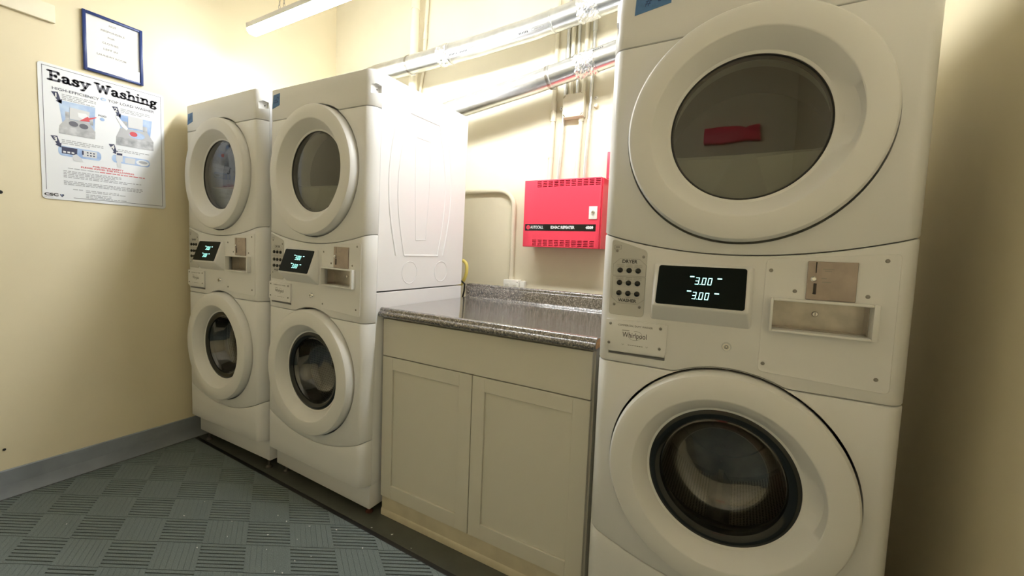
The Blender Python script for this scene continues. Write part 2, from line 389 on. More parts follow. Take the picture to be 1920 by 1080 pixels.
def make_machine(tape_no):
    t = empty('stacked_washer_dryer')
    # --- sheet metal bodies (open-fronted boxes with real wall thickness)
    def shell(z0, z1):
        b = MB(); y0, y1 = DW+.001, BODY_D; th = .006
        b.box(-H, -H+th, y0, y1, z0, z1); b.box(H-th, H, y0, y1, z0, z1); b.box(-H+th, H-th, y1-th, y1, z0, z1)
        b.box(-H+th, H-th, y0, y1-th, z0, z0+th); b.box(-H+th, H-th, y0, y1-th, z1-th, z1); return b
    shell(.145, .978).build('washer_body', 'white2', t, bevel=.0015, bseg=1)
    db = shell(.984, 1.848).build('dryer_body', 'white2', t, bevel=.0015, bseg=1)
    MB().box(-H+.002, H-.002, DW+.002, BODY_D-.002, 1.848, 1.857).build('top_lid', 'white2', t, bevel=.003)
    # pressed ribs and knock-outs on both side sheets
    for s in (-1, 1):
        X = s*(H+.0002)
        def rib(name, pts, r=.004, closed=False):
            P = [(X, y, z) for y, z in pts]
            o = MB().tube(P, r, 8, cap=not closed); 
            o.v = [(X+(x-X)*.55, y, z) for x, y, z in o.v]
            return o.build(name, 'white2', db)
        f = lambda y0, y1, bow, n=14: [(y0+(y1-y0)*k/n+bow*math.sin(PI*k/n), 1.135+(1.752-1.135)*k/n) for k in range(n+1)]
        left = f(.20, .21, -.052); right = f(.425, .405, .052)
        top = [(.21+.195*k/6, 1.752) for k in range(1, 6)]; bot = [(.425-.225*k/6, 1.135) for k in range(1, 6)]
        rib('pressed_rib', left+top+right[::-1]+bot+[left[0]], .0045)
        rib('pressed_rib', f(.152, .15, -.05), .0055); rib('pressed_rib', f(.465, .46, .05), .0055)
        rib('pressed_dish', [(.25, 1.66), (.345, 1.66), (.35, 1.45), (.335, 1.21), (.27, 1.205), (.255, 1.45), (.25, 1.66)], .003)
        for cy in (.238, .455):
            rib('knockout_ring', [(cy+.047*math.cos(q), 1.058+.05*math.sin(q)) for q in [2*PI*k/28 for k in range(29)]], .0022)
    # --- front panels
    cap = panel(capb, lambda x: 1.857).build('top_cap', 'white', t)
    pk = []
    for s in (-1, 1):
        c = MB(); n = 20
        prof = [(.0, 1.772), (.006, 1.766), (.02, 1.768), (.044, 1.776), (.044, 1.803), (.02, 1.806), (.006, 1.798)]
        c.prism_x([(y+.004, z) for y, z in prof], s*(H-.016)-(.0 if s > 0 else .03), s*(H-.016)+(.03 if s > 0 else 0)); pk.append(c)
    cut(cap, *pk)
    for s in (-1, 1):
        MB().tube([(s*(H-.0163), .038, 1.787), (s*(H-.0135), .038, 1.787)], .003, 8).build('pocket_screw', 'screw', cap)
    dfr = panel(lambda x: s1(x)+GAP/2, lambda x: capb(x)-GAP).build('dryer_front', 'white', t)
    cut(dfr, cyl_cut(0, ZD, RD+.0055))
    con = panel(conb, lambda x: s1(x)-GAP/2).build('console', 'white', t)
    slot_cut = lambda: MB().box(.1605, .1625, -.03, .09, 1.132, 1.157).box(.158, .1645, -.03, .09, 1.083, 1.108)
    cut(con, slot_cut(), MB().box(.084, .267, -.02, .09, .995, 1.064), MB().box(-.306, -.152, -.02, .03, .875, .905))
    wfr = panel(lambda x: lowt(x)+GAP/2, lambda x: conb(x)-GAP).build('washer_front', 'white', t)
    cut(wfr, cyl_cut(0, ZW, RW+.0055))
    panel(lambda x: .148, lambda x: lowt(x)-GAP/2).build('lower_panel', 'white', t)
    MB().box(-H+.006, H-.006, .05, BODY_D-.01, .0365, .1445).build('plinth', 'white2', t, bevel=.003)
    # --- doors: profile runs from the hidden rim forward and down into the dish
    def door(name, zc, R, rg, gname):
        prof = [(R-.03, .034), (R-.002, .03), (R, -.0125), (R-.002, -.027), (R-.007, -.0335), (R-.016, -.0365), (.240, -.0375), (.2185, -.0375), (.2155, -.0370), (.2135, -.0355), (.199, -.017), (.184, -.001), (rg+.006, .0055), (rg, .007), (rg-.004, .012), (rg+.006, .02), (R-.03, .034)]
        d = MB().lathe(prof, 0, zc, 160, mod=door_profile).build(name, 'inner', t, smooth=33)
        return d
    dd = door('dryer_door', ZD, RD, .174, 'w')
    MB().lathe([(.0, .006), (.06, .0065), (.12, .008), (.172, .0115)], 0, ZD, 64).build('door_window', 'winglass', dd)
    MB().lathe([(.1745, .0085), (.171, .0085), (.168, .013), (.168, .03), (.185, .03), (.1745, .0085)], 0, ZD, 64).build('window_seal', 'dark', dd)
    wd = door('washer_door', ZW, RW, .176, 'w')
    MB().lathe([(.1765, .0075), (.170, .004), (.160, .0045), (.150, .012), (.146, .03), (.16, .04), (.1765, .02), (.1765, .0075)], 0, ZW, 72).build('window_trim', 'blackgloss', wd)
    MB().lathe([(.149, .016), (.143, .03), (.132, .07), (.118, .088), (.095, .098), (.06, .104), (.001, .107)], 0, ZW, 72).build('glass_bowl', 'bowl', wd)
    MB().lathe([(.001, .104), (.058, .101), (.09, .095), (.112, .086), (.125, .07), (.137, .03), (.1445, .014), (.149, .016)], 0, ZW, 72).build('bowl_inner_face', 'bowl', wd)
    # --- insides seen through the windows
    def dshape(th, r=.182, fl=-.052):
        sn = math.sin(th); return min(r, fl/sn) if sn < -1e-3 else r
    blk = MB(); n = 72; y0 = .05
    vs = []; fs = []
    for k in range(n):
        th = 2*PI*k/n; a = dshape(th)
        for (r, y) in ((.3, y0), (a+.012, y0), (a+.003, y0-.006), (a, y0+.004), (a, y0+.055)): vs.append((r*math.cos(th), y, ZD+r*math.sin(th)))
    for k in range(n):
        k2 = (k+1) % n
        for i in range(4): fs.append((k*5+i, k2*5+i, k2*5+i+1, k*5+i+1))
    blk.add(vs, fs).build('dryer_bulkhead', 'bulk', t)
    MB().lathe([(.262, .106), (.262, .52), (.22, .545), (.001, .545)], 0, ZD, 48).build('dryer_drum', 'greymetal', t)
    gk = MB().lathe([(.215, .03), (.2, .026), (.186, .034), (.178, .05), (.182, .07), (.176, .09), (.182, .115), (.235, .125), (.245, .11), (.215, .03)], 0, ZW, 56).build('door_gasket', 'dark', t)
    MB().lathe([(.2, .124), (.243, .135), (.243, .5)], 0, ZW, 56).build('washer_drum', 'drum', t)
    MB().lathe([(.243, .5), (.235, .512), (.16, .505), (.15, .49), (.06, .485), (.05, .475), (.001, .473)], 0, ZW, 56).build('drum_back', 'steel', t)
    for k in range(3):
        a = PI/6+2*PI*k/3; c, sn = math.cos(a), math.sin(a); pr_ = [(.243, -.035), (.225, -.022), (.2, -.008), (.2, .008), (.225, .022), (.243, .035)]
        b = MB(); n = len(pr_); V_ = [(r*c-w_*sn, y, ZW+r*sn+w_*c) for y in (.15, .48) for r, w_ in pr_]
        b.add(V_, [tuple(range(n)), tuple(range(n, 2*n))]+[(i, i+n, (i+1) % n+n, (i+1) % n) for i in range(n)]).build('drum_baffle', 'steel', t)
    # --- button plate
    bp = MB().prism_y(rpoly([(-.311, .988), (-.2135, .987), (-.2125, 1.170), (-.311, 1.2015)], .012), -.0018, .002).build('button_plate', 'grey', t, bevel=.0008, bseg=1)
    for r, z in enumerate((1.114, 1.079, 1.050)):
        for c, x in enumerate((-.284, -.259, -.2345)):
            MB().lathe([(.0001, -.0075), (.005, -.0072), (.0072, -.0055), (.0078, -.001)], x, z, 18).build('button', 'blackgloss', bp)
    for x, z in ((-.295, 1.168), (-.222, 1.153), (-.296, 1.017), (-.226, 1.014)):
        MB().lathe([(.0001, -.0034), (.003, -.003), (.0042, -.0015)], x, z, 12).build('screw', 'screw', bp)
    text('lettering', 'DRYER', .0135, 'print', bp, (-.259, 1.1385), offset=.0003, d=.0023)
    text('lettering', 'WASHER', .0125, 'print', bp, (-.2605, 1.0295), offset=.0003, d=.0023)
    for z in (1.1265, 1.0915):
        for x, wds in ((-.284, ('COTTONS', 'WHITES')), (-.259, ('PERM', 'PRESS')), (-.2345, ('COLORS', 'DELICATES'))):
            for k, wd_ in enumerate(wds):
                text('lettering', wd_, .0042, 'faint', bp, (x, z+.0022-.0044*k), width=min(.021, .0036*len(wd_)), d=.0023)
    for x, wd_ in ((-.284, 'HOT'), (-.259, 'WARM'), (-.2345, 'COLD')): text('lettering', wd_, .0048, 'faint', bp, (x, 1.0385), d=.0023)
    fr = outline([(-.304, 1.099), (-.214, 1.099), (-.214, 1.130), (-.232, 1.146), (-.286, 1.146), (-.304, 1.130)], .0009)
    fr += outline([(-.304, 1.096), (-.214, 1.096), (-.214, 1.036), (-.232, 1.0215), (-.286, 1.0215), (-.304, 1.036)], .0009)
    for z in (1.114, 1.079, 1.050): fr += [rect(-.275, -.268, z-.0006, z+.0006), rect(-.2505, -.2435, z-.0006, z+.0006)]
    flat(fr, d=.0022).build('printed_frame', 'faint', bp, smooth=0)
    flat(outline(rect(-.303, -.284, 1.1725, 1.1835), .0012)+[rect(-.3, -.288, 1.176, 1.180)], d=.0022).build('printed_mark', 'faint', bp, smooth=0)
    # --- display bezel (wedge) with lit segments
    yb_, zt_, zb_ = -.042, 1.131, 1.038
    hb = [(-.196, 0.004, 1.142), (.044, .004, 1.142), (.044, .004, .982), (-.196, .004, .982), (-.186, -.008, 1.136), (.034, -.008, 1.136), (.034, -.045, 1.029), (-.186, -.045, 1.029)]
    dz = MB().add(hb, [(0, 1, 2, 3), (4, 7, 6, 5), (0, 4, 5, 1), (1, 5, 6, 2), (2, 6, 7, 3), (3, 7, 4, 0)]).build('display_bezel', 'white', t, bevel=.006, bseg=3, smooth=60)
    A = Vector((0, -.008, 1.136)); B_ = Vector((0, -.045, 1.029)); nrm = (B_-A).cross(Vector((1, 0, 0))).normalized()
    if nrm.y > 0: nrm = -nrm
    LS = (B_-A).length
    def sl(a, b, d=.0016):       # a = x, b = fraction of the slope from the bottom
        p = B_+(A-B_)*b+nrm*d; return (a, p.y, p.z)
    sc = MB(); pl = rrect(-.178, .026, .05, .97, .006)
    pl = [(a, max(.06, min(.96, b))) for a, b in [(x, .06) for x in ()] ] or None
    q = []
    for cx, cb, q0 in ((.02, .10, -PI/2), (.02, .92, 0), (-.172, .92, PI/2), (-.172, .10, PI)):
        for k in range(5):
            an = q0+PI/2*k/4; q.append((cx+.006*math.cos(an), cb+.05*math.sin(an)))
    sc.add([sl(a, b, .0) for a, b in q]+[sl(a, b, .0022) for a, b in q], [tuple(range(len(q))), tuple(range(2*len(q)-1, len(q)-1, -1))]+[(i, i+len(q), (i+1) % len(q)+len(q), (i+1) % len(q)) for i in range(len(q))])
    sc.build('display_screen', 'screen', dz, smooth=0)
    for (zb0, hh, xo) in ((.56, .15, 0.), (.22, .15, -.004)):
        paths = []; x = -.087+xo; wd_, hgt = .0072, hh*LS
        for ch in '3.00':
            if ch == '.': paths.append([(x-.002, .0), (x-.0014, .0)]); x += .002; continue
            for a, b in seven_seg(ch, wd_, hgt):
                paths.append([(x+a[0]+a[1]*.12, a[1]), (x+b[0]+b[1]*.12, b[1])])
            x += wd_+.0062
        P = strokes(paths, .0015); P += [rect(-.1+xo, -.090+xo, hgt*1.05, hgt*1.05+.0028), rect(-.037+xo, -.027+xo, hgt*.92, hgt*.92+.0028)]
        bm_ = MB()
        for p in P: bm_.add([sl(a, zb0+b/LS, .0029) for a, b in p], [tuple(range(len(p)))])
        bm_.build('lit_digits', 'digit', dz, smooth=0)
    # --- detergent drawer plate
    dp = MB().prism_y(rpoly([(-.316, .892), (-.304, .892), (-.304, .884), (-.152, .886), (-.152, .894), (-.149, .894), (-.149, .974), (-.316, .974)], .003, 3), -.007, .003).build('detergent_plate', 'white', t, bevel=.0015, bseg=2)
    MB().box(-.3055, -.1525, .0275, .0295, .8755, .9045).build('drawer_recess', 'white', dp, smooth=0)
    text('lettering', 'COMMERCIAL DUTY WASHER', .0072, 'print', dp, (-.233, .9605), width=.094, d=.0074)
    text('lettering', 'Whirlpool', .021, 'print', dp, (-.233, .934), width=.066, d=.0074)
    el = [( -.231+.017*math.cos(q)-.004*math.sin(q), .934+.012*math.sin(q)+.005*math.cos(q)) for q in [PI*.9+2*PI*k/26*.8 for k in range(27)]]
    flat([p for a, b in zip(el[:-1], el[1:]) for p in outline([a, b], .0008)], d=.0073).build('printed_swoosh', 'faint', dp, smooth=0)
    flat([rect(-.268, -.248, .9455, .9475)], d=.0073).build('printed_mark', 'faint', dp, smooth=0)
    flat([rect(-.25+.006*k, -.2455+.006*k, .9055, .9075) for k in range(7)]+outline([(-.267, .908), (-.264, .905)], .0008)+outline([(-.264, .905), (-.261, .908)], .0008)+outline([(-.202, .908), (-.199, .905)], .0008)+outline([(-.199, .905), (-.196, .908)], .0008), d=.0073).build('printed_mark', 'faint', dp, smooth=0)
    for x, z in ((-.302, .962), (-.166, .962), (-.304, .907), (-.166, .907)):
        MB().lathe([(.0001, -.0092), (.003, -.0088), (.0042, -.0068)], x, z, 12).build('screw', 'screw', dp)
    # --- key lock
    kl = MB().lathe([(.0001, -.005), (.0055, -.005), (.006, -.006), (.0085, -.006), (.0105, -.003), (.012, .001)], -.007, .936, 24).build('key_lock', 'chrome', t)
    MB().lathe([(.0022, -.0062), (.0045, -.0062)], -.007, .936, 16).build('key_slot', 'screw', kl)
    # --- coin panel
    cp = MB().prism_y(rpoly([(.063, .887), (.308, .877), (.307, 1.181), (.064, 1.159)], .012), -.0016, .002).build('coin_panel', 'white', t, bevel=.0008, bseg=1)
    cut(cp, slot_cut(), MB().box(.084, .267, -.02, .09, .995, 1.064))
    for x, z in ((.075, 1.133), (.284, 1.164), (.125, 1.087), (.257, 1.085), (.073, .907), (.284, .906)):
        MB().lathe([(.0001, -.0034), (.0032, -.003), (.0045, -.0014)], x, z, 12).build('screw', 'screw', cp)
    sp = MB().box(.146, .236, -.006, .0, 1.0705, 1.158).build('coin_slot_plate', 'coppersteel', t, bevel=.0008, bseg=1)
    cut(sp, slot_cut())
    MB().box(.1605, .1625, .03, .034, 1.133, 1.156).build('coin_slot', 'steel', sp, smooth=0)
    MB().box(.1585, .164, .03, .034, 1.084, 1.107).build('return_slot', 'steel', sp, smooth=0)
    MB().lathe([(.0001, -.0125), (.004, -.012), (.0062, -.0095), (.0062, -.006)], .158, 1.118, 18).build('return_button', 'chrome', sp)
    flat([rect(.174, .194, 1.140, 1.1418), rect(.177, .19, 1.136, 1.1378), rect(.172, .182, 1.119, 1.1208), rect(.174, .19, 1.111, 1.1128)], d=.0063).build('etched_print', 'screw', sp, smooth=0)
    b = MB(); x0, x1, z0, z1, f = .0785, .277, .990, 1.0695, -.02
    b.box(x0, .084, f, .05, z0, z1); b.box(.266, x1, f, .05, z0, z1); b.box(.084, .266, f, .05, 1.0635, z1); b.box(.084, .266, f, .05, z0, .9955)
    ct = b.build('coin_tray', 'plastic', t, bevel=.0015, bseg=2)
    b = MB(); b.box(.0842, .2658, .044, .048, .9957, 1.0633); b.box(.0842, .0862, .012, .044, .9957, 1.0633); b.box(.2638, .2658, .012, .044, .9957, 1.0633)
    b.box(.0862, .2638, .012, .044, 1.0613, 1.0633); b.box(.0862, .2638, .012, .044, .9957, .9977)
    b.build('coin_cup', 'steel', ct, smooth=0)
    MB().lathe([(.0001, .0405), (.005, .0405), (.0068, .0435), (.0068, .045)], .173, 1.033, 18).build('cup_lock', 'chrome', ct)
    MB().box(.1722, .1738, .0398, .0412, 1.029, 1.037).build('lock_slot', 'screw', ct, smooth=0)
    return t

def feet(t, dz, tilt, rusty):
    for x in (-.29, .31 if rusty else .29):
        for y in (.075, .55):
            b = MB().lathe([(0.0001, 0), (.016, 0), (.016, .006), (.007, .012), (.007, .09)], 0, 0, 14)
            b.v = [(p[0], -p[2], p[1]) for p in b.v]
            o = b.build('levelling_foot', 'rust' if rusty and x > 0 else 'screw', t); o.location = (x, y, -dz+tilt*x)

def tape(t, num, x0, x1, z0, z1, skew):
    o = MB().prism_y([(x0-skew, z0-.012), (x1, z0), (x1+skew*.3, z1), (x0+skew*.6, z1-.004)], -.0009, .0).build('tape_label', 'tape', t, smooth=0)
    o['label'] = 'blue masking tape tag'
    text('lettering', '#', (z1-z0)*.62, 'tapeink', o, (x0+(x1-x0)*.34, (z0+z1)/2-.006), shear=.25, d=.0013)
    text('lettering', num, (z1-z0)*.66, 'tapeink', o, (x0+(x1-x0)*.68, (z0+z1)/2-.002), shear=.2, d=.0013)

def dup(root):
    r = root.copy(); COL.objects.link(r)
    for ch in list(root.children):
        c = ch.copy(); COL.objects.link(c); c.parent = r
        for g in ch.children:
            d = g.copy(); COL.objects.link(d); d.parent = c
    return r
proto = make_machine(0)
m2 = dup(proto); m3 = dup(proto)
for t, loc, ry, rz, num, lab in ((proto, (-.6899, -.0307, .0199), -.0008, .0173, '1', 'stacked white washer and dryer in the corner by the poster wall, tagged one'),
                          (m2, (0, 0, 0), .0176, 0, '2', 'stacked white washer and dryer with rusty foot beside the base cabinet, tagged two'),
                          (m3, (1.6561, .0111, .0131), -.003, -.0004, '3', 'stacked white washer and dryer next to the right wall, tagged three')):
    t.location = loc; t.rotation_euler = (0, ry, rz)
    feet(t, loc[2], math.tan(ry), num == '2')
    tag(t, lab, 'washer dryer', 'stacked laundry machines')
tape(proto, '1', -.306, -.256, 1.767, 1.815, .004)
tape(m2, '2', -.306, -.256, 1.783, 1.836, .006)
tape(m3, '3', -.2815, -.191, 1.811, 1.853, .002)

# ================================================================== base cabinet and worktop
cb = empty('base_cabinet', (.8155, .088, 0)); tag(cb, 'cream two-door base cabinet under the speckled worktop', 'cabinet')
CX, CY = .8155, .088
def cbox(name, x0, x1, y0, y1, z0, z1, m, par=None, bevel=.0012):
    return MB().box(x0-CX, x1-CX, y0-CY, y1-CY, z0, z1).build(name, m, par or cb, bevel=bevel, bseg=1)
b = MB()
for (x0, x1, y0, y1, z0, z1) in ((.3625, .378, .107, .69, .0, .87), (1.2665, 1.284, .107, .69, .0, .87), (.366, 1.2665, .107, .125, .70, .87), (.366, 1.2665, .107, .125, .085, .12), (.366, 1.2665, .68, .69, .09, .87), (.366, 1.2665, .125, .68, .09, .105), (.81, .836, .107, .125, .12, .70)):
    b.box(x0-CX, x1-CX, y0-CY, y1-CY, z0, z1)
b.build('carcass', 'cab', cb, smooth=0)
cbox('drawer_front', .3635, 1.2785, .088, .1065, .7065, .862, 'cab')
for nm, x0, x1, px0, px1 in (('door', .3635, .8225, .421, .765), ('door', .8265, 1.2785, .880, 1.2205)):
    z0, z1, pz0, pz1 = .087, .7025, .144, .650
    b = MB()
    b.box(x0-CX, px0-CX, 0, .0185, z0, z1); b.box(px1-CX, x1-CX, 0, .0185, z0, z1)
    b.box(px0-CX, px1-CX, 0, .0185, z0, pz0); b.box(px0-CX, px1-CX, 0, .0185, pz1, z1)
    d = b.build(nm, 'cab', cb, bevel=.0008, bseg=1)
    cbox('door_panel', px0+.0004, px1-.0004, CY+.007, CY+.016, pz0+.0004, pz1-.0004, 'cab', d, .0006)
cbox('toe_board', .366, 1.284, .0935, .1065, .026, .0855, 'toe')
MB().prism_x([(.0015, 0), (.018, 0), (.018, .031), (.0075, .031), (.004, .026), (.002, .02)], .365-CX, 1.284-CX).build('base_moulding', 'toe', cb)

ctp = empty('worktop', (.82, .07, .872)); tag(ctp, 'speckled grey brown laminate worktop with rolled front edge and backsplash', 'worktop')
prof = [(.672, .907), (.108, .907), (.096, .9085), (.088, .9105), (.080, .9105), (.0735, .908), (.0705, .903), (.0705, .898), (.067, .8945), (.0625, .892), (.0605, .887), (.0605, .881), (.0635, .8745), (.0695, .872), (.09, .872), (.108, .8725), (.69, .8725), (.69, .907)]
top = MB().prism_x([(y-.07, z-.872) for y, z in prof], .361-.82, 1.2925-.82).build('rolled_slab', 'lam', ctp, smooth=50)
prof = [(.652, .9072), (.662, .9085), (.6685, .913), (.6705, .92), (.6705, .964), (.672, .9665), (.676, .968), (.676, .972), (.6775, .979), (.683, .983), (.692, .983), (.695, .979), (.695, .9072)]
MB().prism_x([(y-.07, z-.872) for y, z in prof], .361-.82, 1.2925-.82).build('backsplash', 'lam', ctp, smooth=50)
MB().prism_x([(.07-.07, .876-.872), (.066-.07, .885-.872), (.077-.07, .903-.872), (.09-.07, .905-.872), (.2-.07, .9045-.872), (.2-.07, .876-.872)], 1.2926-.82, 1.2934-.82).build('raw_end', 'wood', ctp, smooth=0)

# ================================================================== red repeater panel
rp = empty('fire_alarm_cabinet', (.83, YB, 1.37)); tag(rp, 'red metal fire alarm repeater cabinet on the back wall above the worktop', 'alarm panel')
X0, X1, Z0_, Z1_, F = -.206, .217, -.176, .176, -.125    # relative to root
bx = MB(); xa, xb, za, zb2 = X0+.003, X1+.006, Z0_+.002, Z1_-.002
for q in ((xa, xa+.003, F+.014, -.0035, za, zb2), (xb-.009, xb, F+.014, -.0035, za, zb2), (xa+.003, xb-.009, F+.014, -.0035, za, za+.003), (xa+.003, xb-.009, F+.014, -.0035, zb2-.003, zb2), (xa, xb, -.0035, -.0005, za, zb2)): bx.box(*q)
bx.build('back_box', 'red', rp, smooth=0)
dr = MB().box(X0, X1, F, F+.0135, Z0_, Z1_).build('cover', 'red', rp, bevel=.003)
slots = MB()
for zc, k0 in ((Z1_-.023, .076), (Z0_+.023, .058)):
    for k in range(11):
        x0 = X0+k0+k*.0318
        b = MB()
        for j in range(4):
            z0 = zc-.0145+j*.0085; slots.box(x0, x0+.0235, F-.01, F+.03, z0, z0+.0042)
            b.box(x0+.0002, x0+.0233, F+.0085, F+.0095, z0+.0002, z0+.0016)
        b.build('vent_louvre', 'red', dr, smooth=0)
cut(dr, slots)
st = MB().box(X0+.012, X1-.018, F-.0008, F+.001, -.0895, -.055).build('name_strip', 'blackgloss', rp, smooth=0)
flat([[(X0+.031+.0115*math.cos(2*PI*k/20), -.0722+.0115*math.sin(2*PI*k/20)) for k in range(20)]], d=-F+.0012).build('printed_badge', 'red', st, smooth=0)
flat([rect(X0+.030, X0+.032, -.079, -.0655)], d=-F+.0014).build('badge_mark', 'print', st, smooth=0)
text('lettering', 'AUTOCALL', .0205, 'paper', st, (X0+.082, -.0722), width=.076, offset=.0004, d=-F+.0012)
text('lettering', 'IDNAC REPEATER', .0205, 'paper', st, (.0215, -.0722), width=.132, offset=.0007, d=-F+.0012)
text('lettering', '4009', .019, 'paper', st, (X1-.05, -.0722), width=.04, offset=.0012, d=-F+.0012)
lk = MB().box(X1-.056, X1-.0135, F-.004, F+.001, -.03, .033).build('lock_plate', 'pvcw', rp, bevel=.001)
b = MB().lathe([(.0001, F-.011), (.007, F-.011), (.0095, F-.008), (.0105, F-.004)], X1-.034, .003, 20).build('key_cylinder', 'chrome', lk)
MB().box(X1-.0385, X1-.0295, F-.0116, F-.0105, .0015, .0045).build('key_slot', 'screw', lk, smooth=0)

# second red device, mostly hidden behind the machine by the right wall
o = MB().box(1.037, 1.155, YB-.028, YB-.0005, 1.553, 1.688).build('alarm_sounder', 'red', bevel=.004)
tag(o, 'small red alarm box on back wall, mostly hidden behind the machine tagged three', 'alarm')

o = MB().box(1.20, 1.78, YF+.0005, YF+.07, 1.995, 2.175).build('wall_box', 'red', bevel=.004)
tag(o, 'long red box on the wall facing the machines, mirrored in a dryer window', 'box')
# ================================================================== conduits, boxes and pipes on the back wall
WY = YB-.0135
def conduit(name, pts, r, m, label, couplings=(), straps=(), group='conduits on the back wall', cat='conduit'):
    b = MB().tube(pts, r, 12).build(name, m); P = [Vector(p) for p in pts]
    for (z, hh) in couplings:
        for a, c in zip(P[:-1], P[1:]):
            if min(a.z, c.z) <= z <= max(a.z, c.z) and abs(a.z-c.z) > .01:
                t_ = (z-a.z)/(c.z-a.z); q = a+(c-a)*t_; d = (c-a).normalized()*hh/2
                MB().tube([q-d, q+d], r*1.28, 12).build('coupling', m, b); break
    for z in straps:
        for a, c in zip(P[:-1], P[1:]):
            if min(a.z, c.z) <= z <= max(a.z, c.z) and abs(a.z-c.z) > .01:
                t_ = (z-a.z)/(c.z-a.z); q = a+(c-a)*t_
                bb_ = MB(); d = Vector((0, 0, .006)); bb_.tube([q-d, q+d], r*1.15, 12); bb_.box(q.x-r*2.3, q.x-r*.6, YB-.004, YB-.0005, q.z-.007, q.z+.007)
                bb_.build('strap', m, b); break
    tag(b, label, cat, group); return b
def bez(p0, p1, p2, n=8): return [tuple((1-t)**2*Vector(p0)+2*t*(1-t)*Vector(p1)+t*t*Vector(p2)) for t in [k/n for k in range(n+1)]]
ZP = 1.546
conduit('conduit', [(.717, WY, ZP), (.722, WY, 1.80), (.7285, WY, ZC)], .0115, 'cond', 'cream painted conduit with a strap, running down to the left end of the red panel', ((1.90, .05), (1.958, .05)), (1.69,))
conduit('conduit', [(.7645, WY, ZP), (.775, WY, 1.72), (.786, WY, 1.98), (.79, WY, 2.12), (.797, WY, ZC)], .0095, 'galv', 'bare steel conduit between cream conduit and junction box, dropping to the red panel', ((2.22, .05),))
conduit('conduit', [(.873, WY, ZP), (.877, WY, 1.70), (.883, WY, 1.885)], .0115, 'cond', 'short cream conduit joining the junction box to the red panel', ((1.872, .025), (1.57, .03)))
conduit('conduit', [(.9165, WY, ZP), (.918, WY, 1.68), (.929, WY, 1.95), (.934, WY, 2.15), (.936, WY, ZC)], .0095, 'galv', 'bare steel conduit right of the junction box, dropping to the red panel', ((2.33, .05),))
conduit('conduit', [(.819, WY, 1.985), (.8195, WY, 2.3), (.822, WY, ZC)], .0115, 'cond', 'cream conduit rising from left side of the junction box top', ((1.998, .02),))
conduit('conduit', [(.8535, WY, 1.985), (.851, WY, 2.3), (.85, WY, ZC)], .0085, 'galv', 'bare steel conduit rising from middle of the junction box top', ((1.998, .02), (2.24, .045)))
conduit('conduit', [(.888, WY, 1.985), (.893, WY, 2.3), (.897, WY, ZC)], .0115, 'cond', 'cream conduit rising from right side of the junction box top', ((1.998, .02),))
jb = MB().box(.790, .9035, YB-.045, YB-.0005, 1.878, 1.99).build('junction_box', 'cond', bevel=.003)
tag(jb, 'square cream junction box on back wall above the red panel', 'junction box')
jc = MB().prism_y(rrect(.7885, .905, 1.8785, 1.9955, .016), YB-.0485, YB-.0452).build('cover_plate', 'cond', jb, bevel=.001, bseg=1)
for x, z, a in ((.797, 1.984, .8), (.896, 1.989, -.8), (.798, 1.888, -.8), (.894, 1.887, .8)):
    b = MB().box(-.008, .008, -.0012, .0005, -.0022, .0022); c, s = math.cos(a), math.sin(a)
    b.v = [(x+p[0]*c-p[2]*s, YB-.0487+p[1], z+p[0]*s+p[2]*c) for p in b.v]
    hole = MB(); hole.add([(p[0], YB-.06 if p[1] < YB-.049 else YB-.02, p[2]) for p in b.v], b.f); cut(jc, hole)
    hole = MB(); hole.add([(p[0], YB-.06 if p[1] < YB-.049 else YB-.02, p[2]) for p in b.v], b.f); cut(jb, hole)
    b.v = [(p[0], p[1]+.026, p[2]) for p in b.v]; b.build('screw_slot', 'screw', jb, smooth=0)
# outlet with the conduit that bends round to it
conduit('conduit', [(-.05, WY, 1.517), (.34, WY, 1.517)]+bez((.385, WY, 1.516), (.499, WY, 1.512), (.499, WY, 1.41), 10)+[(.4995, WY, 1.2), (.4985, WY, .992)], .0135, 'cond', 'cream conduit bending down to the double outlet above the worktop', ((1.008, .02),))
ob = MB().box(.4625, .5635, YB-.042, YB-.0005, .90, 1.002).build('outlet_box', 'pvcw', bevel=.004)
tag(ob, 'white double outlet box on back wall behind the backsplash', 'outlet')
for x in (.488, .538):
    r_ = MB().prism_y(rrect(x-.02, x+.02, .935, .985, .01), YB-.0445, YB-.0415).build('receptacle', 'pvcw', ob, bevel=.001, bseg=1)
    holes = lambda: MB().box(x-.0085, x-.0045, YB-.06, YB-.012, .964, .9735).box(x+.0045, x+.0085, YB-.06, YB-.012, .964, .9735).disc_y(x-.001, .952, .003, YB-.06, YB-.012, 10)
    cut(r_, holes()); cut(ob, holes())
    for dx in (-.0065, .0065): MB().box(x+dx-.0019, x+dx+.0019, YB-.02, YB-.0125, .9645, .973).build('socket_slot', 'steel', ob, smooth=0)
    MB().disc_y(x-.001, .952, .0028, YB-.02, YB-.0125, 10).build('socket_slot', 'steel', ob, smooth=0)
MB().disc_y(.556, .99, .0025, YB-.0432, YB-.0415, 10).build('screw', 'screw', ob)
o = MB().prism_y(rrect(.5665, .5955, .93, .998, .008), YB-.03, YB-.0005).build('cover_plate', 'pvcw', bevel=.003); tag(o, 'small blank cream cover plate beside the double outlet', 'cover plate')
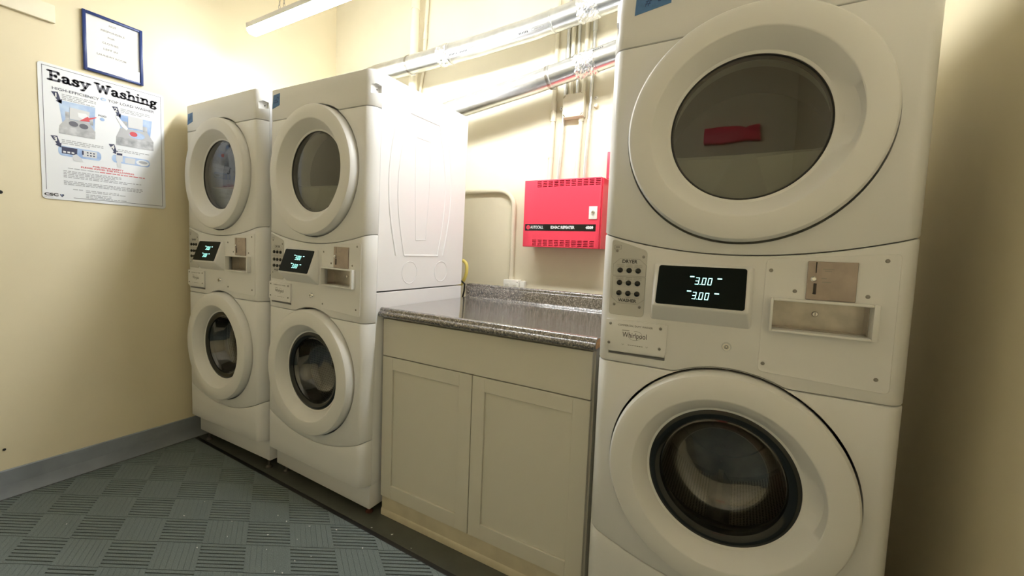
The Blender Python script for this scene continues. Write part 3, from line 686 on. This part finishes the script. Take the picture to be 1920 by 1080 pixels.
# soil pipe and slim pipe at the upper left
RPY = YB-.06
pp = MB().tube([(-.262, RPY, 1.0), (-.2555, RPY, 2.25), (-.247, RPY, 2.68)]+bez((-.246, RPY, 2.72), (-.245, RPY, 2.785), (-.18, RPY, 2.79), 8)+[(.6, RPY, 2.80)], .0275, 18).build('drain_pipe', 'cond')
MB().tube([(-.2475, RPY, 2.665), (-.2465, RPY, 2.715)], .031, 18).build('elbow_collar', 'cond', pp); tag(pp, 'thick cream pipe with an elbow rising behind the upper duct', 'pipe')
conduit('conduit', [(-.245, WY, 2.13), (-.235, WY, 2.2), (-.212, WY, 2.32), (-.205, WY, 2.5), (-.192, WY, 2.705), (-.19, WY, 2.755)], .0115, 'cond', 'slim cream conduit with couplings beside the thick cream pipe', ((2.52, .05),), (2.61,))
# anchors left in the wall
for (x, z, nm, lb) in ((.9545, 1.9745, 'wall_anchor', 'white screw anchor in back wall right of the steel conduits'), (.7635, 1.944, 'wall_anchor', 'white screw anchor in back wall left of the junction box'), (.96, 1.931, 'wall_stud', 'painted-over knob on back wall below the white anchor')):
    rr = .011 if nm == 'wall_anchor' else .013
    o = MB().lathe([(.0001, YB-.006), (rr*.6, YB-.0055), (rr, YB-.0005)] if nm == 'wall_anchor' else [(.0001, YB-.022), (rr*.7, YB-.02), (rr, YB-.01), (rr*.9, YB-.0005)], x, z, 14).build(nm, 'pvcw' if nm == 'wall_anchor' else 'wall_b'); tag(o, lb, 'wall anchor')
    if nm == 'wall_anchor': MB().disc_y(x, z, .003, YB-.0068, YB-.0058, 8).build('screw', 'screw', o)

# ================================================================== galvanised ducts
def duct(name, pts, r, label, clamps, seams, tapes, prints, xcut):
    P = [Vector(p) for p in pts]
    root = empty(name, P[0]); 
    def at(x):
        for a, c in zip(P[:-1], P[1:]):
            if min(a.x, c.x) <= x <= max(a.x, c.x) and abs(a.x-c.x) > .02:
                t_ = (x-a.x)/(c.x-a.x); return a+(c-a)*t_, (c-a).normalized()*(1 if c.x > a.x else -1)
        return P[-1], Vector((1, 0, 0))
    rel = lambda v: tuple(Vector(v)-P[0])
    # pipe lengths, the end of each crimped into the next
    cuts = sorted(xcut); spans = [(-9, cuts[0])]+[(a, c) for a, c in zip(cuts[:-1], cuts[1:])]+[(cuts[-1], 9)]
    for a, c in spans:
        Q = [rel(p) for p in P if a < p.x < c]
        if a > -9: Q = [rel(at(a)[0])]+Q
        if c < 9: Q = Q+[rel(at(c)[0])]
        MB().tube(Q, r, 32).build('pipe_length', 'galv', root, smooth=60)
    for x in seams:
        q, d = at(x); MB().tube([rel(q-d*.006), rel(q-d*.003), rel(q+d*.003), rel(q+d*.006)], [r+.0004, r+.003, r+.003, r+.0004], 32, cap=False).build('seam_bead', 'galv', root)
    for x in clamps:
        q, d = at(x); b = MB(); b.tube([rel(q-d*.006), rel(q-d*.0055), rel(q+d*.0055), rel(q+d*.006)], [r+.0005, r+.003, r+.003, r+.0005], 32, cap=False)
        a = rel(q); b.tube([(a[0], a[1]-.005, a[2]+r), (a[0], a[1]+.03, a[2]+r+.01), (a[0], YB-P[0].y-.001, a[2]+r+.012)], .003, 6)
        b.tube([(a[0], a[1]-.02, a[2]-r+.004), (a[0]+.01, a[1]+.005, a[2]-r-.006), (a[0]+.034, a[1]+.012, a[2]-r-.007)], .003, 6)
        b.build('hanger_strap', 'steel', root)
    for x0, x1 in tapes:
        b = MB(); n = 16; seg = 40; vs = []; fs = []; rg = random.Random(int(x0*1000))
        for i in range(n):
            q, d = at(x0+(x1-x0)*i/(n-1)); u = d.cross(Vector((0, 0, 1))).normalized(); v = u.cross(d)
            for k in range(seg):
                th = 2*PI*k/seg; rr = r+.0015+(rg.random()**2*.0055 if 0 < i < n-1 else 0); vs.append(rel(q+d*(rg.random()-.5)*.006+rr*(math.cos(th)*u+math.sin(th)*v)))
        for i in range(n-1):
            for k in range(seg): k2 = (k+1) % seg; fs.append((i*seg+k, i*seg+k2, (i+1)*seg+k2, (i+1)*seg+k))
        b.add(vs, fs).build('crumpled_tape', 'tapeclear', root, smooth=0)
    # maker's stamps printed on the metal
    for x, ang, kind in prints:
        q, d = at(x); u = Vector((0, -1, 0)); v = Vector((0, 0, 1)); b = MB()
        def on(a, c_):        # a along the pipe, c_ round it
            th = ang+c_/r; return rel(q+d*a+(r+.0008)*(math.cos(th)*u+math.sin(th)*v))
        if kind == 'oval':
            el = [(.034*math.cos(2*PI*k/28), .0085*math.sin(2*PI*k/28)) for k in range(29)]
            for p_, s_ in zip(el[:-1], el[1:]):
                for pl_ in outline([p_, s_], .0012)[:1]: b.add([on(*z) for z in pl_], [(0, 1, 2, 3)])
            for k in range(8): b.add([on(*z) for z in rect(-.019+.005*k, -.0155+.005*k, -.003, .003)], [(0, 1, 2, 3)])
        else:
            for k in range(6): b.add([on(*z) for z in rect(-.025+.009*k, -.020+.009*k, -.004, .004)], [(0, 1, 2, 3)])
        b.build('maker_stamp', 'faint' if kind == 'oval' else 'print', root, smooth=0)
    tag(root, label, 'duct', 'vent ducts'); return root
DY = .78
duct('vent_duct', bez((-.62, .725, 1.45), (-.62, .725, 1.6), (-.62, .73, 1.9), 3)+bez((-.62, .74, 2.12), (-.62, DY, 2.27), (-.47, DY, 2.272), 8)+[(-.24, DY, 2.275), (.326, DY, 2.288), (.654, DY, 2.306), (1.07, DY, 2.349), (1.62, DY, 2.41), (XR-.002, DY, 2.466)], .0525,
     'upper galvanised vent duct with crumpled tape at two joints, strapped along the back wall', (-.185,), (.765, .135), ((.05, .125), (.90, 1.0)), ((.31, -.62, 'oval'), (.245, -.62, 'bars'), (.70, -.62, 'oval'), (.62, -.62, 'bars'), (.175, -.62, 'bars')), (.09, .95))
duct('vent_duct', bez((.03, .725, 1.55), (.03, .725, 1.7), (.03, .73, 1.80), 4)+bez((.03, .75, 1.87), (.03, DY, 1.955), (.11, DY, 1.960), 6)+[(.275, DY, 1.981)]+[(.667, DY, 2.032), (1.078, DY, 2.10), (1.5, DY, 2.17), (XR-.002, DY, 2.274)], .0525,
     'lower galvanised vent duct sloping up from the machine tagged two', (.757,), (.766,), ((.90, 1.0),), ((1.02, .5, 'bars'),), (.3, .95))

# yellow gas hose and black cable behind the middle machine
o = MB().tube([(.24, .64, 1.10), (.255, .69, 1.102)]+bez((.275, .72, 1.104), (.327, .722, 1.108), (.327, .722, 1.062), 8)+bez((.326, .722, 1.04), (.318, .722, 1.0), (.285, .73, .968), 6)+[(.19, .76, .90), (.17, .76, .4), (.17, .76, .02)], .0095, 10).build('gas_hose', 'yellow'); tag(o, 'yellow flexible gas hose behind the machine tagged two', 'hose')
MB().tube([(.243, .655, 1.1), (.262, .70, 1.103)], .0125, 8).build('hose_nut', 'steel', o)
o = MB().tube([(.25, .70, 1.02), (.31, .705, .985), (.328, .706, .972), (.30, .74, .93), (.2, .80, .7), (.2, .82, .02)], .005, 8).build('power_cable', 'dark'); tag(o, 'black power cable by left end of the backsplash', 'cable')

# ================================================================== left wall: poster, framed notice, rail
PX, PY0, PZ0, PW, PH = XL+.0006, -.5505, 1.9148, .4425, .597
ps = empty('instruction_poster', (PX, PY0, PZ0)); tag(ps, 'white laundry instruction poster with washer drawings below the blue frame', 'poster')
def PQ(s, t): return (s*PW, -t*PH)
MB().prism_x(rrect(0, PW, -PH, 0, .014), 0, .003).build('board', 'poster', ps, bevel=.0006, bseg=1)
def pflat(name, polys, m, lv=0):
    if name in ('drawing_ground', 'drawing_panel', 'drawing_top', 'drawing_front', 'drawing_lid', 'drawing_tub', 'drawing_hand', 'drawing_card') and len(polys) > 1:
        return [pflat(name, [q], m, lv) for q in polys]
    return flat([[PQ(*p) for p in q] for q in polys], '+x', .0034+lv*.0003).build(name, m, ps, smooth=0)
pflat('border_line', [[(.028, .93), (.032, .93), (.032, .022), (.028, .022)], [(.028, .022), (.972, .022), (.972, .0185), (.028, .0185)], [(.968, .02), (.972, .02), (.972, .978), (.968, .978)], [(.22, .978), (.97, .978), (.97, .9745), (.22, .9745)]], 'ptext')
GL = {'E': (.80, [[(.17, .06), (.17, .94)], [(.0, .94), (.62, .94), (.64, .76)], [(.17, .51), (.46, .51)], [(.46, .42), (.46, .60)], [(.0, .06), (.64, .06), (.68, .27)]]),
      'a': (.64, [[(.09, .50), (.16, .62), (.34, .63), (.43, .51), (.43, .14), (.52, .05), (.6, .06)], [(.43, .38), (.2, .35), (.09, .2), (.16, .06), (.31, .06), (.43, .19)]]),
      's': (.56, [[(.42, .46), (.40, .60), (.22, .64), (.1, .52), (.2, .39), (.36, .31), (.45, .18), (.34, .05), (.14, .06), (.07, .22)]]),
      'y': (.66, [[(.0, .63), (.24, .63)], [(.1, .63), (.33, .08)], [(.56, .63), (.33, .08), (.2, -.2), (.06, -.22)], [(.44, .63), (.66, .63)]]),
      'W': (1.10, [[(.0, .94), (.28, .94)], [(.13, .94), (.33, .06), (.54, .82), (.75, .06), (.95, .94)], [(.82, .94), (1.08, .94)]]),
      'h': (.70, [[(.0, .94), (.15, .94), (.15, .05)], [(.0, .05), (.3, .05)], [(.15, .44), (.25, .6), (.42, .62), (.51, .48), (.51, .05)], [(.38, .05), (.67, .05)]]),
      'i': (.36, [[(.0, .62), (.15, .62), (.15, .05)], [(.0, .05), (.3, .05)], [(.15, .9), (.155, .9)]]),
      'n': (.70, [[(.0, .62), (.15, .62), (.15, .05)], [(.0, .05), (.3, .05)], [(.15, .44), (.25, .6), (.42, .62), (.51, .48), (.51, .05)], [(.38, .05), (.67, .05)]]),
      'g': (.62, [[(.28+.17*math.cos(2*PI*k/12), .44+.17*math.sin(2*PI*k/12)) for k in range(13)], [(.4, .56), (.56, .63)], [(.24, .27), (.12, .17), (.18, .06), (.42, .03), (.5, -.09), (.38, -.22), (.14, -.21), (.06, -.1), (.16, .03)]]), ' ': (.34, [])}
tot = sum(GL[c][0] for c in 'Easy Washing'); kx = .866/tot; x = .071
pl = []
for ch in 'Easy Washing':
    adv, paths = GL[ch]
    for poly in strokes(paths, .19):
        pl.append([((x+a*kx), .119-b_*.073) for a, b_ in poly])
    x += adv*kx
pflat('title_lettering', pl, 'ptext')
def ptext(name, body, s, t, wd, hh, m, off=0.): return text(name, body, hh, m, ps, PQ(s, t), '+x', width=wd*PW if wd else None, offset=off, d=.0036)
ptext('lettering', 'HIGH-EFFICIENCY', .264, .172, .345, .0165, 'ptext', .0003)
ptext('lettering', 'TOP LOAD WASHER', .707, .165, .40, .0165, 'ptext', .0003)
oval = lambda cs, ct_, a, b_: [(cs+a*math.cos(2*PI*k/24), ct_+b_*math.sin(2*PI*k/24)) for k in range(24)]
pflat('printed_oval', [oval(.471, .164, .024, .0125)], 'pblue'); pflat('printed_oval', [oval(.471, .164, .012, .006)], 'plid', 1)
for n_, s, t in (('1', .121, .233), ('2', .572, .236), ('3', .106, .56), ('4', .537, .545)):
    pflat('step_arrow', [[(s-.035, t-.035), (s+.012, t-.04), (s+.03, t+.012), (s+.04, t+.006), (s+.036, t+.043), (s-.004, t+.028), (s+.006, t+.02)]], 'pnavy')
    text('step_number', n_, .027, 'paper', ps, PQ(s-.002, t-.012), '+x', d=.004, offset=.0006)
def words(name, s0, s1, t0, dt, n, m='ptiny', hgt=.0062, last=.7, seed=1):
    rg = random.Random(seed); out = []
    for k in range(n):
        s = s0; e = s1 if k < n-1 else s0+(s1-s0)*last
        while s < e-.008:
            wd = min(e-s, rg.uniform(.016, .05)); out.append([(s, t0+k*dt), (s+wd, t0+k*dt), (s+wd, t0+k*dt-hgt), (s, t0+k*dt-hgt)]); s += wd+.007
    return pflat(name, out, m)
words('small_print', .160, .413, .205, .0125, 3, seed=1); words('small_print', .16, .412, .2415, .012, 1, seed=11, last=.95); words('small_print', .609, .867, .207, .0125, 3, seed=2)
words('small_print', .148, .459, .545, .0125, 3, seed=3); words('small_print', .577, .852, .545, .0125, 2, seed=4)
rq = lambda a0, a1, b0, b1, r=.02: [(p[0], p[1]) for p in rrect(a0, a1, b0, b1, r)]
# drawing one and two: top-load washers on blue grounds
pflat('drawing_ground', [[(.134, .25), (.405, .245), (.395, .43), (.16, .43)], [(.595, .253), (.885, .248), (.865, .40), (.61, .42)]], 'pblue')
pflat('drawing_panel', [[(.18, .325), (.21, .325), (.21, .39), (.18, .39)], [(.36, .33), (.385, .33), (.385, .39), (.36, .39)], [(.62, .30), (.665, .30), (.665, .38), (.62, .38)], [(.8, .31), (.84, .31), (.84, .37), (.8, .37)]], 'pgrey2', 1)
pflat('drawing_top', [[(.184, .379), (.352, .375), (.40, .438), (.136, .438)], [(.604, .362), (.837, .352), (.895, .425), (.566, .438)]], 'pgrey', 2)
pflat('drawing_front', [[(.136, .438), (.40, .438), (.396, .494), (.131, .497)], [(.566, .438), (.895, .425), (.893, .50), (.565, .504)]], 'pgrey2', 2)
pflat('drawing_lid', [[(.213, .287), (.36, .29), (.352, .375), (.21, .374)], [(.672, .248), (.803, .248), (.798, .342), (.669, .345)]], 'plid', 3)
pflat('drawing_tub', [oval(.237, .408, .034, .02), oval(.312, .412, .034, .02)], 'ptext', 4); pflat('drawing_tub', [oval(.745, .398, .07, .028)], 'pblue', 4)
pflat('drawing_tub', [oval(.715, .392, .034, .02)], 'pred', 5)
pflat('drawing_arrow', [[(.41, .318), (.352, .338), (.345, .328), (.282, .374), (.36, .366), (.355, .352), (.412, .324)]], 'pred', 5)
pflat('drawing_hand', [[(.27, .315), (.33, .31), (.36, .335), (.31, .36), (.275, .345)], [(.565, .275), (.585, .27), (.67, .355), (.655, .372), (.61, .345)]], 'poster', 4)
ptext('lettering', 'POD', .459, .299, .064, .0115, 'ptext', .0003); pflat('drawing_pod', [oval(.457, .325, .019, .0125)], 'pblue')
# drawing three and four: control panel and payment
pflat('drawing_ground', [rq(.121, .44, .588, .662, .03), rq(.526, .857, .588, .652, .03)], 'pblue')
pflat('drawing_panel', [[(.146, .594), (.259, .594), (.255, .645), (.145, .645)]], 'pnavy', 1)
pflat('drawing_keys', [rect(.155+.03*k, .175+.03*k, .625, .638) for k in range(3)], 'plid', 2)
pflat('drawing_panel', [[(.299, .597), (.408, .595), (.404, .644), (.297, .647)]], 'plid', 1)
pflat('drawing_keys', [oval(.335+.024*c, .611+.02*r, .007, .0055) for c in range(3) for r in range(2)]+[rect(.292, .305, .60, .632)], 'pnavy', 2)
pflat('drawing_card', [[(.562, .563), (.619, .565), (.614, .64), (.56, .64)], [(.637, .6), (.727, .595), (.72, .644), (.636, .645)]], 'plid', 1)
pflat('drawing_keys', [rect(.567, .613, .572, .588)], 'pnavy', 2)
pflat('drawing_coins', [oval(.79, .622, .058, .024)], 'poster', 1); pflat('drawing_coins', [oval(.795, .617, .04, .012)], 'ptiny', 2)
pflat('drawing_hand', [[(.22, .65), (.25, .636), (.285, .66), (.3, .69), (.23, .69)], [(.565, .63), (.6, .63), (.602, .69), (.57, .69)]], 'plid', 3)
ptext('lettering', 'FOR YOUR SAFETY', .495, .7125, .25, .0098, 'pred', .0003)
ptext('lettering', 'PLEASE AVOID THE FOLLOWING', .496, .7305, .43, .0098, 'pred', .0003)
words('small_print', .186, .42, .7545, .01, 1, seed=5, last=1.); words('small_print', .425, .807, .7535, .01, 1, 'pred', seed=6, last=1.)
words('small_print', .152, .60, .778, .0115, 3, seed=7, last=.9); words('small_print', .152, .786, .8135, .0115, 2, seed=8, last=.8)
words('small_print', .152, .786, .856, .0115, 3, seed=9, last=.98); words('small_print', .217, .3, .914, .011, 1, seed=10, last=1.)
words('small_print', .313, .576, .914, .0115, 2, seed=12, last=1.25); words('small_print', .313, .52, .945, .0115, 3, seed=13, last=1.6)
ptext('lettering', 'CSC', .062, .966, .098, .0165, 'print', .0008)
pflat('printed_gem', [[(.124, .957), (.148, .957), (.152, .963), (.136, .980), (.120, .963)]], 'pnavy'); pflat('printed_gem', [[(.127, .958), (.136, .958), (.136, .972)]], 'pblue', 1)
words('small_print', .012, .1, .987, .01, 1, seed=14, hgt=.003)

FY0, FZ1, FW, FH = -.4075, 2.2045, .216, .2715
fr_ = empty('framed_notice', (XL+.0006, FY0, FZ1)); tag(fr_, 'navy framed notice on left wall touching the top of the poster', 'picture frame')
b = MB(); fw_ = .0125
for (a0, a1, b0, b1) in ((0, fw_, -FH, 0), (FW-fw_, FW, -FH, 0), (fw_, FW-fw_, -fw_, 0), (fw_, FW-fw_, -FH, -FH+fw_)): b.box(0, .014, a0, a1, b0, b1)
b.build('frame', 'blue', fr_, bevel=.0025, bseg=2)
pb = MB().box(.001, .004, fw_-.001, FW-fw_+.001, -FH+fw_-.001, -fw_+.001).build('paper', 'paper', fr_, smooth=0)
for body, a, z, wd in (('NOT', -.302, 2.170, .026), ('RESPONSIBLE', -.301, 2.1405, .086), ('FOR', -.308, 2.113, .026), ('CLOTHES', -.311, 2.084, .058), ('LEFT IN', -.311, 2.056, .05), ('LAUNDRY ROOM', -.3075, 2.0245, .105)):
    text('lettering', body, .0115, 'faint', pb, (a-FY0, z-FZ1), '+x', width=wd, d=.0045, offset=.0003)
MB().add([(.006, fw_, -FH+fw_), (.006, FW-fw_, -FH+fw_), (.006, FW-fw_, -fw_), (.006, fw_, -fw_)], [(0, 1, 2, 3)]).build('cover_glass', 'clear', fr_, smooth=0)

o = MB().box(XL+.0005, XL+.019, -1.35, -.4935, 2.092, 2.168).build('wall_rail', 'cond', bevel=.0025)
tag(o, 'cream painted wooden rail high on the left wall beside the framed notice', 'rail')

# ================================================================== floor mat
MT = .0082
mt = empty('floor_mat', (.2, -.9, 0)); tag(mt, 'dark grey ribbed mat with diamond pattern and black rubber edge', 'floor mat')
ME = lambda x: .016-.024*(x+1.06)/1.87*1.0            # rear edge, slightly askew
mx0, mx1, my1 = XL+.0195, 1.95, -2.05
OX, OY = .2, -.9
def mpoly(i): return [(mx0+i-OX, my1+i-OY), (mx1-i-OX, my1+i-OY), (mx1-i-OX, ME(mx1)-i*1.0-OY), (mx0+i-OX, ME(mx0)-i-OY)]
o0, o1, o2 = mpoly(0), mpoly(.017), mpoly(.026)
b = MB(); vs = [(x, y, .0003) for x, y in o0]+[(x, y, .0035) for x, y in o1]+[(x, y, .0035) for x, y in o2]+[(x, y, .0003) for x, y in o2]
fs = []
for k in range(3):
    for i in range(4): j = (i+1) % 4; fs.append((k*4+i, k*4+j, (k+1)*4+j, (k+1)*4+i))
fs += [(12+i, 12+(i+1) % 4, (i+1) % 4, i) for i in range(4)]
b.add(vs, fs).build('rubber_edge', 'rubber', mt, smooth=0)
MB().prism_z([tuple(p) for p in o2], .0003, .0034).build('backing', 'mat', mt, smooth=0)
INN = mpoly(.027)
def clip(poly):
    for i in range(4):
        a = Vector(INN[i]); c = Vector(INN[(i+1) % 4]); n = Vector((-(c-a).y, (c-a).x)); out = []
        for k in range(len(poly)):
            p = Vector(poly[k]); q = Vector(poly[(k+1) % len(poly)]); dp = (p-a).dot(n); dq = (q-a).dot(n)
            if dp >= 0: out.append(tuple(p))
            if (dp >= 0) != (dq >= 0): t_ = dp/(dp-dq); out.append(tuple(p+(q-p)*t_))
        poly = out
        if len(poly) < 3: return []
    return poly
U = Vector((.147, .081)); V = Vector((-.128, .077)); A0 = Vector((-.2253-OX, -.6363-OY))
shared = {}; ntile = 0
def tile_polys(kind, org):
    NR = 8; out = []
    for k in range(NR):
        g_ = .02 if kind else .15; a, c = (k+g_)/NR, (k+1-g_)/NR; e0, e1 = (.0, 1.) if kind else (.0, 1.)
        st = [(e0, a), (e1, a), (e1, c), (e0, c)]
        if kind: st = [(q, p) for p, q in st][::-1]
        out.append([tuple(org+U*p+V*q) for p, q in st])
    return out
def tile_mesh(polys):
    b = MB()
    for p in polys:
        n = len(p); cx = sum(q[0] for q in p)/n; cy = sum(q[1] for q in p)/n
        ins = []
        for q in p:
            d = Vector((cx-q[0], cy-q[1])); d = d*0; ins.append((q[0]+d.x, q[1]+d.y))
        b.add([(x, y, .0034) for x, y in p]+[(x, y, MT+.0006) for x, y in ins], [tuple(range(n, 2*n))]+[(i, (i+1) % n, (i+1) % n+n, i+n) for i in range(n)])
    return b.mesh('ribbed_tile', smooth=0)
rest = []
cands = []
for i in range(-14, 20):
    for j in range(-16, 16):
        org = A0+U*i+V*j; cen = org+(U+V)/2
        if not (mx0-OX-.15 < cen.x < mx1-OX+.15 and my1-OY-.15 < cen.y < .1-OY): continue
        cands.append((-(cen.y), i, j, org))
cands.sort(key=lambda c: c[0])
for _, i, j, org in cands:
    kind = (i+j) % 2; P = tile_polys(kind, org); Cp = [clip(p) for p in P]; Cp = [p for p in Cp if len(p) >= 3]
    if not Cp: continue
    whole = all(len(p) == 4 and abs(p[0][0]-q[0][0]) < 1e-6 and abs(p[2][0]-q[2][0]) < 1e-6 and abs(p[1][0]-q[1][0]) < 1e-6 for p, q in zip(Cp, P)) and len(Cp) == len(P)
    if ntile < 290:
        if whole:
            if kind not in shared: shared[kind] = tile_mesh(tile_polys(kind, Vector((0, 0))))
            obj('ribbed_tile', shared[kind], 'mat', mt, (org.x, org.y, 0))
        else: obj('ribbed_tile', tile_mesh(Cp), 'mat', mt)
        ntile += 1
    else: rest += Cp
if rest: r_ = obj('ribbed_field', tile_mesh(rest), 'mat', mt); r_['kind'] = 'stuff'
# white lint on the mat and the floor
LINT = [(-.335,-.27),(-.10,-.275),(-.02,-.33),(.02,-.155),(.085,-.16),(.10,-.245),(.19,-.13),(.22,-.2),(.175,-.29),(.30,-.085),(.315,-.27),(.345,-.225),(.30,-.335),(.33,-.325),(.47,-.10),(.40,.005),(.50,.02),(.62,.005),(-.62,-.62),(-.05,-.42),(-.3,-.36)]
for x, y in LINT:
    r = random.uniform(.0016, .0028); z = MT+.0006 if y < ME(x)-.03 else .0005
    if ME(x)-.03 <= y < ME(x): z = .0038
    b = MB().tube([(x, y, z+r*.6), (x+r*1.5, y+r*random.uniform(-1, 1), z+r*.7), (x+r*2.6, y+r*random.uniform(-2, 2), z+r*.6)], [r*.5, r*.8, r*.4], 6)
    tag(b.build('lint_speck', 'lint'), 'tiny white lint speck on the ribbed mat' if y < ME(x)-.03 else 'tiny white lint speck on the grey floor strip beside the mat', 'lint', 'white lint specks on the mat' if y < ME(x)-.03 else 'white lint specks on the floor strip')
